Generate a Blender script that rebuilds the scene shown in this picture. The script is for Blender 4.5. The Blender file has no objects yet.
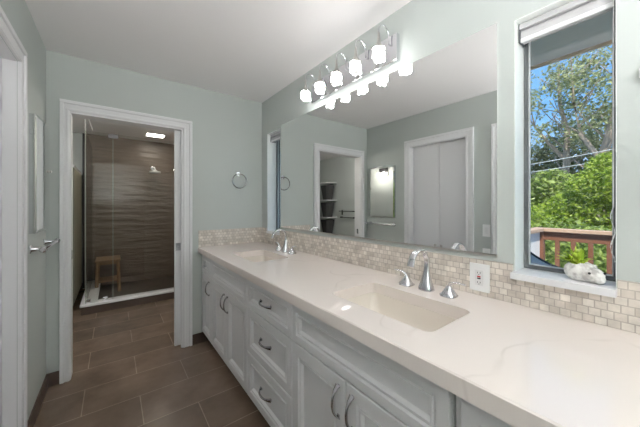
import bpy, bmesh, math, random
from mathutils import Vector, Matrix
PI = math.pi
S = bpy.context.scene
C = S.collection
random.seed(7)

# ---------------------------------------------------------------- room numbers (metres)
W, D, L, H, ZC = 1.3056, 2.7621, -0.3831, 2.44, 1.3147
BACK = -1.55

# ---------------------------------------------------------------- camera
cd = bpy.data.cameras.new('camera')
cam = bpy.data.objects.new('camera', cd); C.objects.link(cam)
cam.location = (0, 0, ZC)
cam.rotation_euler = (PI/2, 0, -0.6526)
cd.sensor_fit = 'HORIZONTAL'; cd.sensor_width = 36.0
cd.lens = 271.15/640*36.0
cd.shift_y = -(213.5-205.29)/640
cd.clip_start = 0.02; cd.clip_end = 200
S.camera = cam

# ---------------------------------------------------------------- world, sun, exposure
w = bpy.data.worlds.new('sky'); S.world = w; w.use_nodes = True
nt = w.node_tree; nt.nodes.clear()
bg = nt.nodes.new('ShaderNodeBackground'); wo = nt.nodes.new('ShaderNodeOutputWorld')
tc = nt.nodes.new('ShaderNodeTexCoord'); sx = nt.nodes.new('ShaderNodeSeparateXYZ'); rp = nt.nodes.new('ShaderNodeValToRGB')
nt.links.new(tc.outputs['Generated'], sx.inputs[0]); nt.links.new(sx.outputs['Z'], rp.inputs[0])
e = rp.color_ramp.elements
e[0].position = 0.0; e[0].color = (0.62, 0.80, 0.98, 1)
e[1].position = 0.6; e[1].color = (0.11, 0.33, 0.74, 1)
m_ = rp.color_ramp.elements.new(0.25); m_.color = (0.20, 0.48, 0.88, 1)
nt.links.new(rp.outputs[0], bg.inputs[0]); bg.inputs[1].default_value = 0.68
nt.links.new(bg.outputs[0], wo.inputs[0])

sd = bpy.data.lights.new('sun', 'SUN'); sd.energy = 3.4; sd.angle = 0.02; sd.color = (1, 0.95, 0.86)
so = bpy.data.objects.new('sun', sd); C.objects.link(so)
so.rotation_euler = Vector((0.55, 0.30, -0.78)).to_track_quat('-Z', 'Y').to_euler()

S.view_settings.view_transform = 'Standard'; S.view_settings.look = 'None'
S.view_settings.gamma = 1.0; S.view_settings.use_curve_mapping = False
S.view_settings.exposure = 1.0
LAMP = 30.0          # radiance of the vanity light's glowing cubes
FILL = 172.0          # radiance of the added uplight that fills the room
SHOWER = 14.0
SHOWERFILL = 36.0  # radiance of the added lamp just inside the shower room
SCONCE = 80.0
S.cycles.max_bounces = 12; S.cycles.diffuse_bounces = 6; S.cycles.glossy_bounces = 8
S.cycles.transmission_bounces = 8; S.cycles.transparent_max_bounces = 16
S.cycles.sample_clamp_indirect = 5.0; S.cycles.blur_glossy = 0.5

# ---------------------------------------------------------------- materials
def s2l(c):
    return tuple(((v/255)/12.92 if v/255 <= 0.04045 else (((v/255)+0.055)/1.055)**2.4) for v in c)
def newmat(name):
    m = bpy.data.materials.new(name); m.use_nodes = True
    n = m.node_tree.nodes; b = n['Principled BSDF']
    return m, n, m.node_tree.links, b
def paint(name, rgb, rough=0.5, noise=0.03, scale=6.0, metal=0.0, bump=0.0, bscale=200.0, spec=0.5):
    m, n, l, b = newmat(name)
    b.inputs['Roughness'].default_value = rough; b.inputs['Metallic'].default_value = metal
    b.inputs['Specular IOR Level'].default_value = spec
    g = n.new('ShaderNodeNewGeometry')
    t = n.new('ShaderNodeTexNoise'); t.inputs['Scale'].default_value = scale; t.inputs['Detail'].default_value = 4
    l.new(g.outputs['Position'], t.inputs['Vector'])
    c = n.new('ShaderNodeMix'); c.data_type = 'RGBA'
    base = s2l(rgb)
    c.inputs[6].default_value = (*[v*(1-noise) for v in base], 1); c.inputs[7].default_value = (*[min(1, v*(1+noise)) for v in base], 1)
    l.new(t.outputs[0], c.inputs[0]); l.new(c.outputs[2], b.inputs['Base Color'])
    if bump > 0:
        t2 = n.new('ShaderNodeTexNoise'); t2.inputs['Scale'].default_value = bscale; t2.inputs['Detail'].default_value = 3
        l.new(g.outputs['Position'], t2.inputs['Vector'])
        bp = n.new('ShaderNodeBump'); bp.inputs['Strength'].default_value = bump; bp.inputs['Distance'].default_value = 0.002
        l.new(t2.outputs[0], bp.inputs['Height']); l.new(bp.outputs[0], b.inputs['Normal'])
    return m
def emit(name, rgb, strength):
    m, n, l, b = newmat(name)
    b.inputs['Base Color'].default_value = (0.8, 0.8, 0.8, 1)
    b.inputs['Emission Color'].default_value = (*s2l(rgb), 1); b.inputs['Emission Strength'].default_value = strength
    return m
def pane_mat(name, tint=(1, 1, 1), refl=0.06, rough=0.0):
    m, n, l, b = newmat(name); n.remove(b)
    t = n.new('ShaderNodeBsdfTransparent'); t.inputs[0].default_value = (*tint, 1)
    g = n.new('ShaderNodeBsdfGlossy'); g.inputs['Roughness'].default_value = rough
    fr = n.new('ShaderNodeLayerWeight'); fr.inputs[0].default_value = 0.35
    ml = n.new('ShaderNodeMath'); ml.operation = 'MULTIPLY_ADD'; ml.inputs[1].default_value = 0.35; ml.inputs[2].default_value = refl
    mx = n.new('ShaderNodeMixShader')
    l.new(fr.outputs['Fresnel'], ml.inputs[0]); l.new(ml.outputs[0], mx.inputs[0])
    l.new(t.outputs[0], mx.inputs[1]); l.new(g.outputs[0], mx.inputs[2])
    l.new(mx.outputs[0], n['Material Output'].inputs[0])
    return m
def vec_xy(n, l, ax, ay, dx=0.0, dy=0.0):
    g = n.new('ShaderNodeNewGeometry'); s = n.new('ShaderNodeSeparateXYZ'); c = n.new('ShaderNodeCombineXYZ')
    l.new(g.outputs['Position'], s.inputs[0])
    for k, (a, d) in enumerate(((ax, dx), (ay, dy))):
        ad = n.new('ShaderNodeMath'); ad.operation = 'ADD'; ad.inputs[1].default_value = d
        l.new(s.outputs[a], ad.inputs[0]); l.new(ad.outputs[0], c.inputs[k])
    return g, c
def tile_mat(name, ax, ay, bw, rh, c1, c2, mortar, msize, rough, dx=0, dy=0, cloud=0.25, cscale=3.0, bump=0.4, mix_noise=True):
    m, n, l, b = newmat(name)
    g, v = vec_xy(n, l, ax, ay, dx, dy)
    t = n.new('ShaderNodeTexBrick'); t.offset = 0.5
    t.inputs['Scale'].default_value = 1.0; t.inputs['Brick Width'].default_value = bw; t.inputs['Row Height'].default_value = rh
    t.inputs['Mortar Size'].default_value = msize; t.inputs['Mortar Smooth'].default_value = 0.1
    t.inputs['Color1'].default_value = (*s2l(c1), 1); t.inputs['Color2'].default_value = (*s2l(c2), 1); t.inputs['Mortar'].default_value = (*s2l(mortar), 1)
    l.new(v.outputs[0], t.inputs['Vector'])
    no = n.new('ShaderNodeTexNoise'); no.inputs['Scale'].default_value = cscale; no.inputs['Detail'].default_value = 6; no.inputs['Roughness'].default_value = 0.62
    l.new(g.outputs['Position'], no.inputs['Vector'])
    mr = n.new('ShaderNodeMapRange'); mr.inputs['From Min'].default_value = 0.3; mr.inputs['From Max'].default_value = 0.7
    mr.inputs['To Min'].default_value = 1-cloud; mr.inputs['To Max'].default_value = 1+cloud
    l.new(no.outputs[0], mr.inputs[0])
    mu = n.new('ShaderNodeMix'); mu.data_type = 'RGBA'; mu.blend_type = 'MULTIPLY'; mu.inputs[0].default_value = 1.0
    l.new(t.outputs['Color'], mu.inputs[6]); l.new(mr.outputs[0], mu.inputs[7])
    l.new(mu.outputs[2], b.inputs['Base Color'])
    b.inputs['Roughness'].default_value = rough
    bp = n.new('ShaderNodeBump'); bp.inputs['Strength'].default_value = bump; bp.inputs['Distance'].default_value = 0.003; bp.invert = True
    l.new(t.outputs['Fac'], bp.inputs['Height']); l.new(bp.outputs[0], b.inputs['Normal'])
    return m

M = {}
M['sage'] = paint('sage wall paint', (188, 194, 191), 0.55, 0.02, 3, bump=0.15, bscale=120)
M['ceiling'] = paint('ceiling paint', (240, 238, 238), 0.7, 0.01, 3, bump=0.1, bscale=150)
M['white'] = paint('white trim paint', (228, 228, 230), 0.35, 0.01, 3)
M['reveal'] = paint('daylit white reveal paint', (246, 250, 247), 0.4, 0.0)  # paler than the trim, daylight on the reveals put into the colour
M['doorwhite'] = paint('white door paint', (222, 222, 225), 0.4, 0.01, 3)
M['cabinet'] = paint('pale grey cabinet lacquer', (210, 210, 211), 0.38, 0.01, 4)
M['toe'] = paint('dark toe kick', (60, 50, 44), 0.6, 0.05)
M['base'] = paint('dark brown baseboard tile', (82, 68, 60), 0.4, 0.12, 12)
M['chrome'] = paint('chrome', (225, 226, 230), 0.08, 0.0, metal=1.0)
M['pullchrome'] = paint('polished pull metal', (176, 176, 178), 0.12, 0.0, metal=1.0)
M['darkchrome'] = paint('darker chrome', (160, 160, 160), 0.15, 0.0, metal=1.0)
M['clamp'] = paint('dark satin metal', (120, 120, 124), 0.45, 0.0, metal=0.6)
M['bright'] = paint('bright satin metal', (235, 235, 235), 0.4, 0.0, metal=0.5)
M['nickel'] = paint('brushed nickel', (196, 194, 190), 0.28, 0.03, 40, metal=1.0)
M['dark'] = paint('dark metal', (52, 52, 52), 0.4, 0.03, metal=0.3)
M['black'] = paint('black plastic', (22, 22, 24), 0.4, 0)
M['red'] = paint('red plastic', (170, 30, 40), 0.4, 0)
M['plate'] = paint('white plastic', (236, 236, 236), 0.3, 0)
M['frame'] = paint('grey aluminium window frame', (88, 92, 94), 0.4, 0.03)
M['bead'] = paint('pale glazing bead', (205, 208, 208), 0.4, 0)
M['blind'] = paint('roller blind fabric', (186, 185, 187), 0.6, 0.02, 60)
M['sink'] = paint('biscuit sink ceramic', (226, 218, 208), 0.12, 0.0)
M['teak'] = paint('teak wood', (136, 106, 76), 0.5, 0.25, 30)
M['floor'] = tile_mat('brown floor tile', 0, 1, 0.612, 0.309, (116, 99, 85), (99, 85, 73), (146, 128, 111), 0.003, 0.26, dx=-0.149, dy=-2.243, cloud=0.30, cscale=3.2)
M['mosaicY'] = tile_mat('marble mosaic', 1, 2, 0.030, 0.0263, (224, 217, 208), (194, 184, 174), (178, 169, 160), 0.0018, 0.4, dy=-0.915, cloud=0.20, cscale=16)
M['mosaicX'] = tile_mat('marble mosaic return', 0, 2, 0.030, 0.0263, (224, 217, 208), (194, 184, 174), (178, 169, 160), 0.0018, 0.4, dy=-0.915, cloud=0.20, cscale=16)
M['showerfloor'] = tile_mat('dark mosaic shower floor', 0, 1, 0.06, 0.06, (92, 80, 70), (74, 64, 56), (56, 50, 45), 0.004, 0.4, cloud=0.2, cscale=10)

def wavy_tile():
    m, n, l, b = newmat('brown wavy wall tile')
    g = n.new('ShaderNodeNewGeometry')
    mp = n.new('ShaderNodeMapping'); mp.inputs['Scale'].default_value = (0.8, 0.8, 5.0)
    l.new(g.outputs['Position'], mp.inputs['Vector'])
    no = n.new('ShaderNodeTexNoise'); no.inputs['Scale'].default_value = 2.2; no.inputs['Detail'].default_value = 3
    l.new(mp.outputs[0], no.inputs['Vector'])
    wv = n.new('ShaderNodeTexWave'); wv.bands_direction = 'Z'; wv.inputs['Scale'].default_value = 1.0; wv.inputs['Distortion'].default_value = 5.0
    wv.inputs['Detail'].default_value = 2.0; wv.inputs['Detail Scale'].default_value = 1.2
    l.new(mp.outputs[0], wv.inputs['Vector'])
    rp = n.new('ShaderNodeValToRGB')
    rp.color_ramp.elements[0].color = (*s2l((96, 82, 71)), 1); rp.color_ramp.elements[1].color = (*s2l((122, 105, 92)), 1)
    mx = n.new('ShaderNodeMix'); mx.inputs[0].default_value = 0.2
    l.new(no.outputs[0], mx.inputs[2]); l.new(wv.outputs[0], mx.inputs[3]); l.new(mx.outputs[0], rp.inputs[0])
    l.new(rp.outputs[0], b.inputs['Base Color'])
    bp = n.new('ShaderNodeBump'); bp.inputs['Strength'].default_value = 0.8; bp.inputs['Distance'].default_value = 0.03
    l.new(no.outputs[0], bp.inputs['Height']); l.new(bp.outputs[0], b.inputs['Normal'])
    b.inputs['Roughness'].default_value = 0.35
    return m
M['wavy'] = wavy_tile()

def quartz():
    m, n, l, b = newmat('white veined quartz')
    g = n.new('ShaderNodeNewGeometry')
    wn = n.new('ShaderNodeTexNoise'); wn.inputs['Scale'].default_value = 2.0; wn.inputs['Detail'].default_value = 3; wn.inputs['Roughness'].default_value = 0.4
    l.new(g.outputs['Position'], wn.inputs['Vector'])
    mix = n.new('ShaderNodeVectorMath'); mix.operation = 'MULTIPLY_ADD'; mix.inputs[1].default_value = (0.7, 0.7, 0.7)
    l.new(wn.outputs['Color'], mix.inputs[0]); l.new(g.outputs['Position'], mix.inputs[2])
    vo = n.new('ShaderNodeTexVoronoi'); vo.feature = 'DISTANCE_TO_EDGE'; vo.inputs['Scale'].default_value = 1.5
    l.new(mix.outputs[0], vo.inputs['Vector'])
    rp = n.new('ShaderNodeValToRGB'); rp.color_ramp.elements[0].position = 0.0; rp.color_ramp.elements[0].color = (1, 1, 1, 1)
    rp.color_ramp.elements[1].position = 0.016; rp.color_ramp.elements[1].color = (0, 0, 0, 1)
    l.new(vo.outputs[0], rp.inputs[0])
    n2 = n.new('ShaderNodeTexNoise'); n2.inputs['Scale'].default_value = 4.0; n2.inputs['Detail'].default_value = 2
    l.new(g.outputs['Position'], n2.inputs['Vector'])
    mr = n.new('ShaderNodeMapRange'); mr.inputs['From Min'].default_value = 0.45; mr.inputs['From Max'].default_value = 0.68
    mr.inputs['To Max'].default_value = 0.24
    l.new(n2.outputs[0], mr.inputs[0])
    mu = n.new('ShaderNodeMath'); mu.operation = 'MULTIPLY'
    l.new(rp.outputs[0], mu.inputs[0]); l.new(mr.outputs[0], mu.inputs[1])
    cm = n.new('ShaderNodeMix'); cm.data_type = 'RGBA'
    cm.inputs[6].default_value = (*s2l((229, 220, 214)), 1); cm.inputs[7].default_value = (*s2l((150, 136, 124)), 1)
    l.new(mu.outputs[0], cm.inputs[0]); l.new(cm.outputs[2], b.inputs['Base Color'])
    b.inputs['Roughness'].default_value = 0.05
    return m
M['quartz'] = quartz()
def mirror_mat():
    m, n, l, b = newmat('silvered mirror')
    b.inputs['Base Color'].default_value = (0.90, 0.91, 0.905, 1); b.inputs['Metallic'].default_value = 1; b.inputs['Roughness'].default_value = 0.0
    return m
M['mirror'] = mirror_mat()
M['pane'] = pane_mat('window glass', (0.97, 0.98, 0.98), 0.02)
M['shower glass'] = pane_mat('shower glass', (0.95, 0.96, 0.95), 0.006)
M['glassdrop'] = pane_mat('clear glass cone', (0.9, 0.92, 0.92), 0.16, 0.05)
def ice():
    m, n, l, b = newmat('glowing crystal cube')
    g = n.new('ShaderNodeNewGeometry')
    vo = n.new('ShaderNodeTexVoronoi'); vo.feature = 'DISTANCE_TO_EDGE'; vo.inputs['Scale'].default_value = 26
    l.new(g.outputs['Position'], vo.inputs['Vector'])
    mr = n.new('ShaderNodeMapRange'); mr.inputs['From Min'].default_value = 0.17; mr.inputs['From Max'].default_value = 0.24; mr.inputs['To Min'].default_value = 0.30; mr.inputs['To Max'].default_value = LAMP
    l.new(vo.outputs[0], mr.inputs[0])
    b.inputs['Base Color'].default_value = (0.9, 0.9, 0.9, 1); b.inputs['Roughness'].default_value = 0.1
    b.inputs['Emission Color'].default_value = (1.0, 0.985, 0.965, 1)
    l.new(mr.outputs[0], b.inputs['Emission Strength'])
    return m
M['ice'] = ice()
M['roomfill'] = emit('added fill lamp disc', (252, 250, 250), FILL)  # disc of the added uplight behind the camera
M['sconce'] = emit('sconce bulb', (255, 246, 234), SCONCE)
M['showerfill'] = emit('shower room fill diffuser', (255, 250, 248), SHOWERFILL)  # for the added lamp inside the shower room doorway
M['showerlamp'] = emit('shower light panel', (255, 246, 234), SHOWER)

# ---------------------------------------------------------------- mesh helpers
def new_bm(): return bmesh.new()
def add_box(bm, a, b, bevel=0.0, seg=2):
    x0, y0, z0 = [min(p, q) for p, q in zip(a, b)]; x1, y1, z1 = [max(p, q) for p, q in zip(a, b)]
    v = [bm.verts.new(p) for p in ((x0,y0,z0),(x1,y0,z0),(x1,y1,z0),(x0,y1,z0),(x0,y0,z1),(x1,y0,z1),(x1,y1,z1),(x0,y1,z1))]
    fs = [bm.faces.new([v[i] for i in q]) for q in ((0,3,2,1),(4,5,6,7),(0,1,5,4),(1,2,6,5),(2,3,7,6),(3,0,4,7))]
    if bevel > 0:
        es = list({ed for f in fs for ed in f.edges})
        bmesh.ops.bevel(bm, geom=es, offset=bevel, segments=seg, affect='EDGES', profile=0.5)
    return bm
def frame_axes(t, up=Vector((0, 0, 1))):
    t = t.normalized()
    if abs(t.dot(up)) > 0.98: up = Vector((0, 1, 0)) if abs(t.y) < 0.9 else Vector((1, 0, 0))
    s = t.cross(up).normalized(); u = s.cross(t).normalized()
    return s, u
def add_sweep(bm, pts, ws, hs, n=10, up=Vector((0, 0, 1)), square=0.0, side=None):
    """sweep an ellipse (or a rounded rectangle) of half sizes ws, hs along pts; side = fixed width direction"""
    pts = [Vector(p) for p in pts]; rings = []
    for i, p in enumerate(pts):
        t = (pts[min(i+1, len(pts)-1)]-pts[max(i-1, 0)])
        if side is not None:
            s = Vector(side).normalized(); u = s.cross(t.normalized()).normalized()
        else:
            s, u = frame_axes(t, up)
        r = []
        for k in range(n):
            a = 2*PI*(k+0.5)/n
            ca, sa = math.cos(a), math.sin(a)
            if square > 0:
                q = max(abs(ca), abs(sa)); ca, sa = ca*(1-square)+square*ca/q, sa*(1-square)+square*sa/q
            r.append(bm.verts.new(p + s*ca*ws[i] + u*sa*hs[i]))
        rings.append(r)
    for a, b in zip(rings, rings[1:]):
        for k in range(n):
            bm.faces.new((a[k], a[(k+1) % n], b[(k+1) % n], b[k]))
    bm.faces.new(rings[0][::-1]); bm.faces.new(rings[-1])
    return bm
def add_tube(bm, pts, r, n=10, r2=None):
    k = len(pts)
    rs = [r if r2 is None else r+(r2-r)*i/(k-1) for i in range(k)]
    return add_sweep(bm, pts, rs, rs, n)
def add_lathe(bm, prof, center, axis='Z', n=24, cap=True):
    c = Vector(center); rings = []
    for r, h in prof:
        ring = []
        for k in range(n):
            a = 2*PI*k/n; ca, sa = r*math.cos(a), r*math.sin(a)
            o = {'Z': (ca, sa, h), 'X': (h, ca, sa), 'Y': (sa, h, ca)}[axis]
            ring.append(bm.verts.new(c+Vector(o)))
        rings.append(ring)
    for a, b in zip(rings, rings[1:]):
        for k in range(n):
            bm.faces.new((a[k], a[(k+1) % n], b[(k+1) % n], b[k]))
    if cap:
        bm.faces.new(rings[0][::-1]); bm.faces.new(rings[-1])
    return bm
def add_poly_prism(bm, poly, a, b, plane='XY'):
    def P(p, h): return {'XY': (p[0], p[1], h), 'XZ': (p[0], h, p[1]), 'YZ': (h, p[0], p[1])}[plane]
    lo = [bm.verts.new(P(p, a)) for p in poly]; hi = [bm.verts.new(P(p, b)) for p in poly]
    k = len(poly)
    bm.faces.new(lo[::-1]); bm.faces.new(hi)
    for i in range(k): bm.faces.new((lo[i], lo[(i+1) % k], hi[(i+1) % k], hi[i]))
    return bm
def obj(name, bm, mat, parent=None, smooth=False, origin=None):
    bmesh.ops.recalc_face_normals(bm, faces=bm.faces[:])
    if origin is not None:
        bmesh.ops.translate(bm, verts=bm.verts[:], vec=-Vector(origin))
    me = bpy.data.meshes.new(name); bm.to_mesh(me); bm.free()
    if isinstance(mat, (list, tuple)):
        for q in mat: me.materials.append(q)
    else: me.materials.append(mat)
    if smooth:
        me.polygons.foreach_set('use_smooth', [True]*len(me.polygons))
        try: me.set_sharp_from_angle(angle=math.radians(40))
        except Exception: pass
    o = bpy.data.objects.new(name, me); C.objects.link(o)
    if origin is not None: o.location = origin
    if parent is not None: o.parent = parent
    return o
def box(name, a, b, mat, parent=None, bevel=0.0):
    return obj(name, add_box(new_bm(), a, b, bevel), mat, parent)
def tag(o, label, cat, group=None, kind=None):
    o['label'] = label; o['category'] = cat
    if group: o['group'] = group
    if kind: o['kind'] = kind
    return o
def thing(name, label, cat, loc=(0, 0, 0), rz=0, group=None):
    o = bpy.data.objects.new(name, None); C.objects.link(o)
    o.location = loc; o.rotation_euler = (0, 0, rz); o.empty_display_size = 0.05
    return tag(o, label, cat, group)
def struct(name, bm, mat, parent=None, label=None, smooth=False):
    o = obj(name, bm, mat, parent, smooth)
    o['kind'] = 'structure'
    if label: o['label'] = label
    return o
def boxes(lst, bevel=0.0):
    bm = new_bm()
    for a, b in lst: add_box(bm, a, b, bevel)
    return bm
def copy_tree(o, parent=None):
    c = o.copy(); C.objects.link(c)
    if parent is not None: c.parent = parent
    for ch in list(o.children): copy_tree(ch, c)
    return c
def arc(c, r, a0, a1, n, plane='XZ', off=0.0):
    out = []
    for i in range(n+1):
        a = a0+(a1-a0)*i/n; p, q = r*math.cos(a), r*math.sin(a)
        out.append({'XZ': (c[0]+p, c[1], c[2]+q), 'YZ': (c[0], c[1]+p, c[2]+q), 'XY': (c[0]+p, c[1]+q, c[2])}[plane])
    return out

# ================================================================= STRUCTURE
T = 0.15
FY = D+0.12                 # far side of the far wall
FX0, FX1, FY1 = -1.55, 0.95, 5.65     # shower room
W0, W1 = (0.116, 0.397), (2.350, 2.626)   # the two windows in the mirror wall
WZ0, WZ1 = 1.045, 2.0687
struct('floor', boxes([((FX0-.2, BACK-.15, -0.08), (W+.15, FY1+.15, 0))]), M['floor'], label='brown plank sized floor tile with pale grout')
struct('ceiling', boxes([((FX0-.2, BACK-.15, H), (W+.15, FY1+.15, H+.15))]), M['ceiling'], label='flat white ceiling')
yy = [(BACK-.15, W0[0]), (W0[1], W1[0]), (W1[1], FY)]
struct('wall_right', boxes([((W, a, 0), (W+T, b, H)) for a, b in yy] +
       [((W, q[0], 0), (W+T, q[1], WZ0-.025)) for q in (W0, W1)] + [((W, q[0], WZ1), (W+T, q[1], H)) for q in (W0, W1)]),
       M['sage'], label='sage green wall behind the vanity with two narrow windows')
DX0, DX1, DZ = -0.256, 0.515, 2.022        # doorway to the shower room
struct('wall_far', boxes([((FX0, D, 0), (DX0, FY, H)), ((DX1, D, 0), (W+.02, FY, H)), ((DX0, D, DZ), (DX1, FY, H))]), M['sage'], label='sage green end wall with a cased doorway')
CY0, CY1, CZ = 1.350, 2.020, 2.045         # closet doors in the left wall
EY0, EY1 = 0.27, 1.03                      # entry door in the left wall
struct('wall_left', boxes([((L-.12, BACK-.15, 0), (L, EY0, H)), ((L-.12, EY1, 0), (L, CY0, H)), ((L-.12, CY1, 0), (L, D+.02, H)),
        ((L-.12, EY0, CZ), (L, EY1, H)), ((L-.12, CY0, CZ), (L, CY1, H))]), M['sage'], label='sage green wall with white closet doors')
struct('wall_back', boxes([((L-.12, BACK-.15, 0), (W+T, BACK, H))]), M['sage'], label='sage green wall behind the camera')
# shower room shell
struct('wall_shower_left', boxes([((FX0-.15, D, 0), (FX0, FY1+.1, H))]), M['sage'], label='sage green wall of the shower room with double towel bar')
struct('wall_shower_back', boxes([((FX0-.1, FY1, 0), (FX1+.1, FY1+.1, H))]), M['sage'], label='pale wall at the end of the shower room')
struct('wall_shower_right', boxes([((FX1, FY-.01, 0), (W+T, FY1+.1, H))]), M['sage'], label='sage green wall on the right of the shower room')
struct('wall_shower_tile', boxes([((-0.35, 5.62, 0), (FX1, FY1+.02, H)), ((FX1-.03, 4.29, 0), (FX1+.01, FY1, H))]), M['wavy'], label='brown wavy textured tile on the shower walls')
struct('trim_1', boxes([((-0.375, 5.60, 0.02), (-0.35, FY1, H))]), M['dark'], label='dark metal edge beside the brown shower tile')

def casing(name, side, a0, a1, ztop, plane, face, wd=0.078, label=None, wl=None):
    """profiled door casing as one mesh; plane 'Y' = on a wall facing -y at y=face, 'X' = on the left wall at x=face facing +x"""
    bm = new_bm()
    def B(u0, u1, z0, z1, t0, t1, bev=0.002):
        if plane == 'Y': add_box(bm, (u0, face-t1, z0), (u1, face-t0, z1), bev)
        else: add_box(bm, (face+t0, u0, z0), (face+t1, u1, z1), bev)
    ob, top = 0.026, ztop+wd; wl = wl or wd
    for sgn, s, e in ((-1, a0-wl, a0), (1, a1, a1+wd)):
        out = (s, s+ob) if sgn < 0 else (e-ob, e)
        inn = (s+ob, e) if sgn < 0 else (s, e-ob)
        B(out[0], out[1], 0, top-ob, -0.001, 0.021, 0.004)
        B(inn[0], inn[1], 0, ztop, -0.001, 0.012)
        i = (e-0.02, e-0.004) if sgn < 0 else (s+0.004, s+0.02)
        B(i[0], i[1], 0, ztop+0.0035, 0.0, 0.016, 0.003)
    B(a0-wl+ob, a1+wd-ob, ztop, top-ob, -0.001, 0.012)
    B(a0-wl, a1+wd, top-ob, top, -0.001, 0.021, 0.004)
    B(a0-0.02, a1+0.02, ztop+0.004, ztop+0.02, 0.0, 0.016, 0.003)
    return struct(name, bm, M['white'], label=label)
casing('trim_2', 'far', DX0, DX1, DZ, 'Y', D, label='white casing round the shower room doorway', wl=0.056)
casing('trim_3', 'left', CY0, CY1, CZ, 'X', L, 0.085, label='white casing round the closet doors')
casing('trim_4', 'left', EY0, EY1, CZ, 'X', L, 0.07, label='white casing round the entry door')
# jamb lining of the doorway, slit for the pocket door on the right
struct('trim_5', boxes([((DX0-.001, D-.002, 0), (DX0+.005, FY+.002, DZ)), ((DX1-.012, D-.002, 0), (DX1+.001, D+.034, DZ)),
        ((DX1-.012, D+.086, 0), (DX1+.001, FY+.002, DZ)), ((DX0, D-.002, DZ-.012), (DX1, FY+.002, DZ+.001))], 0.001), M['white'], label='white door jamb lining of the shower room doorway')
# strike plate on the left jamb
tag(box('strike_plate', (DX0+.0045, D+.045, 0.90), (DX0+.007, D+.075, 0.97), M['chrome'], bevel=0.0008), 'small chrome strike plate on the left jamb of the doorway', 'strike plate')
# pocket door, partly drawn out of its slot
dm = struct('door_1', boxes([((0.455, D+.042, 0.012), (DX1+.0005, D+.078, DZ-.014))], 0.002), M['doorwhite'], label='white pocket door edge drawn out of the right jamb')
hb = new_bm(); add_box(hb, (0.463, D+.0395, 0.895), (0.507, D+.0425, 0.965), 0.001)
add_box(hb, (0.470, D+.0375, 0.935), (0.500, D+.040, 0.950), 0.001); add_box(hb, (0.470, D+.037, 0.902), (0.500, D+.040, 0.918), 0.001)
obj('door_latch', hb, M['chrome'], dm)['label'] = 'chrome latch plate'
# closet doors
for k, (a, b, ky) in enumerate(((CY0+.004, 1.6725, 1.637), (1.6755, CY1-.004, 1.711))):
    d_ = struct('door_%d' % (k+2), boxes([((L-.085, a, 0.012), (L-.050, b, CZ-.006))], 0.003), M['doorwhite'], label='flat white closet door with a small dark knob')
    kb = add_lathe(new_bm(), [(0.006, 0), (0.006, 0.012), (0.014, 0.018), (0.016, 0.026), (0.012, 0.032), (0.004, 0.034)], (L-.0505, ky, 0.845), 'X', 16)
    obj('door_knob', kb, M['nickel'], d_, True)
struct('trim_6', boxes([((L-.115, CY0-.001, 0), (L-.002, CY0+.003, CZ)), ((L-.115, CY1-.003, 0), (L-.002, CY1+.001, CZ)), ((L-.115, CY0, CZ-.004), (L-.002, CY1, CZ+.001)),
        ((L-.115, CY0, 0), (L-.1, CY1, CZ))]), M['white'], label='white jamb lining of the closet')
d_ = struct('door_4', boxes([((L-.06, EY0+.001, 0.01), (L-.022, EY1-.001, CZ-.001))], 0.002), M['doorwhite'], label='white entry door')
kb = add_lathe(new_bm(), [(0.01, 0), (0.01, 0.03), (0.024, 0.04), (0.026, 0.055), (0.015, 0.066)], (L-.0225, EY0+.08, 0.95), 'X', 20)
obj('door_knob', kb, M['nickel'], d_, True)

# baseboards
def bboard(name, lst, label): struct(name, boxes(lst, 0.002), M['base'], label=label)
bboard('baseboard_far', [((L+.0005, D-.012, 0), (DX0-.0565, D, 0.095)), ((DX1+.0785, D-.012, 0), (0.765, D, 0.095))], 'dark brown tile baseboard on the end wall')
bboard('baseboard_left', [((L, CY1+.0855, 0), (L+.012, D-.0125, 0.095)), ((L, EY1+.0705, 0), (L+.012, CY0-.0855, 0.095))], 'dark brown tile baseboard under the towel bar')
bboard('baseboard_shower', [((FX0, FY, 0), (FX0+.012, FY1, 0.095)), ((FX0+.0125, FY1-.012, 0), (-0.376, FY1, 0.095))], 'dark brown tile baseboard of the shower room')

# windows: frame, glass, beads, sill
def window(name, y0, y1, label):
    xf0, xf1 = W+.105, W+.140
    fm = new_bm(); fw = 0.016
    add_box(fm, (xf0, y0, WZ0), (xf1, y0+fw, WZ1)); add_box(fm, (xf0, y1-fw, WZ0), (xf1, y1, WZ1))
    add_box(fm, (xf0, y0+fw, WZ0), (xf1, y1-fw, WZ0+fw)); add_box(fm, (xf0, y0+fw, WZ1-fw), (xf1, y1-fw, WZ1))
    f = struct(name, fm, M['frame'], label=label)
    a, b, z0, z1 = y0+fw, y1-fw, WZ0+fw, WZ1-fw; q = 0.004
    obj('glazing_bead', boxes([((xf0+.008, a, z0), (xf0+.018, a+q, z1)), ((xf0+.008, b-q, z0), (xf0+.018, b, z1)), ((xf0+.008, a+q, z0), (xf0+.018, b-q, z0+q))]), M['bead'], f)
    obj('pane', boxes([((xf0+.020, a, z0), (xf0+.024, b, z1))]), M['pane'], f)
    return f
wn1 = window('window_1', *W0, 'narrow window with grey frame beside the mirror, trees outside')
wn2 = window('window_2', *W1, 'narrow window in the far corner left of the mirror')
def lining(name, y0, y1, x0):
    t = 0.001
    return struct(name, boxes([((W-.0005, y1-t, WZ0), (W+.104, y1+.001, WZ1)), ((W-.0005, y0-.001, WZ0), (W+.104, y0+t, WZ1)), ((W-.0005, y0, WZ1-t), (W+.104, y1, WZ1+.001))]), M['reveal'], label='white reveal lining of the window')
lining('trim_7', *W0, 0); lining('trim_8', *W1, 0)
SX = W-.040
struct('trim_9', boxes([((SX, W0[0]-.003, WZ0-.024), (W-.0003, W0[1]+.004, WZ0)), ((W-.0003, W0[0], WZ0-.0245), (W+T, W0[1], WZ0))]), M['white'], label='white window sill with a planter on it')
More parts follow.
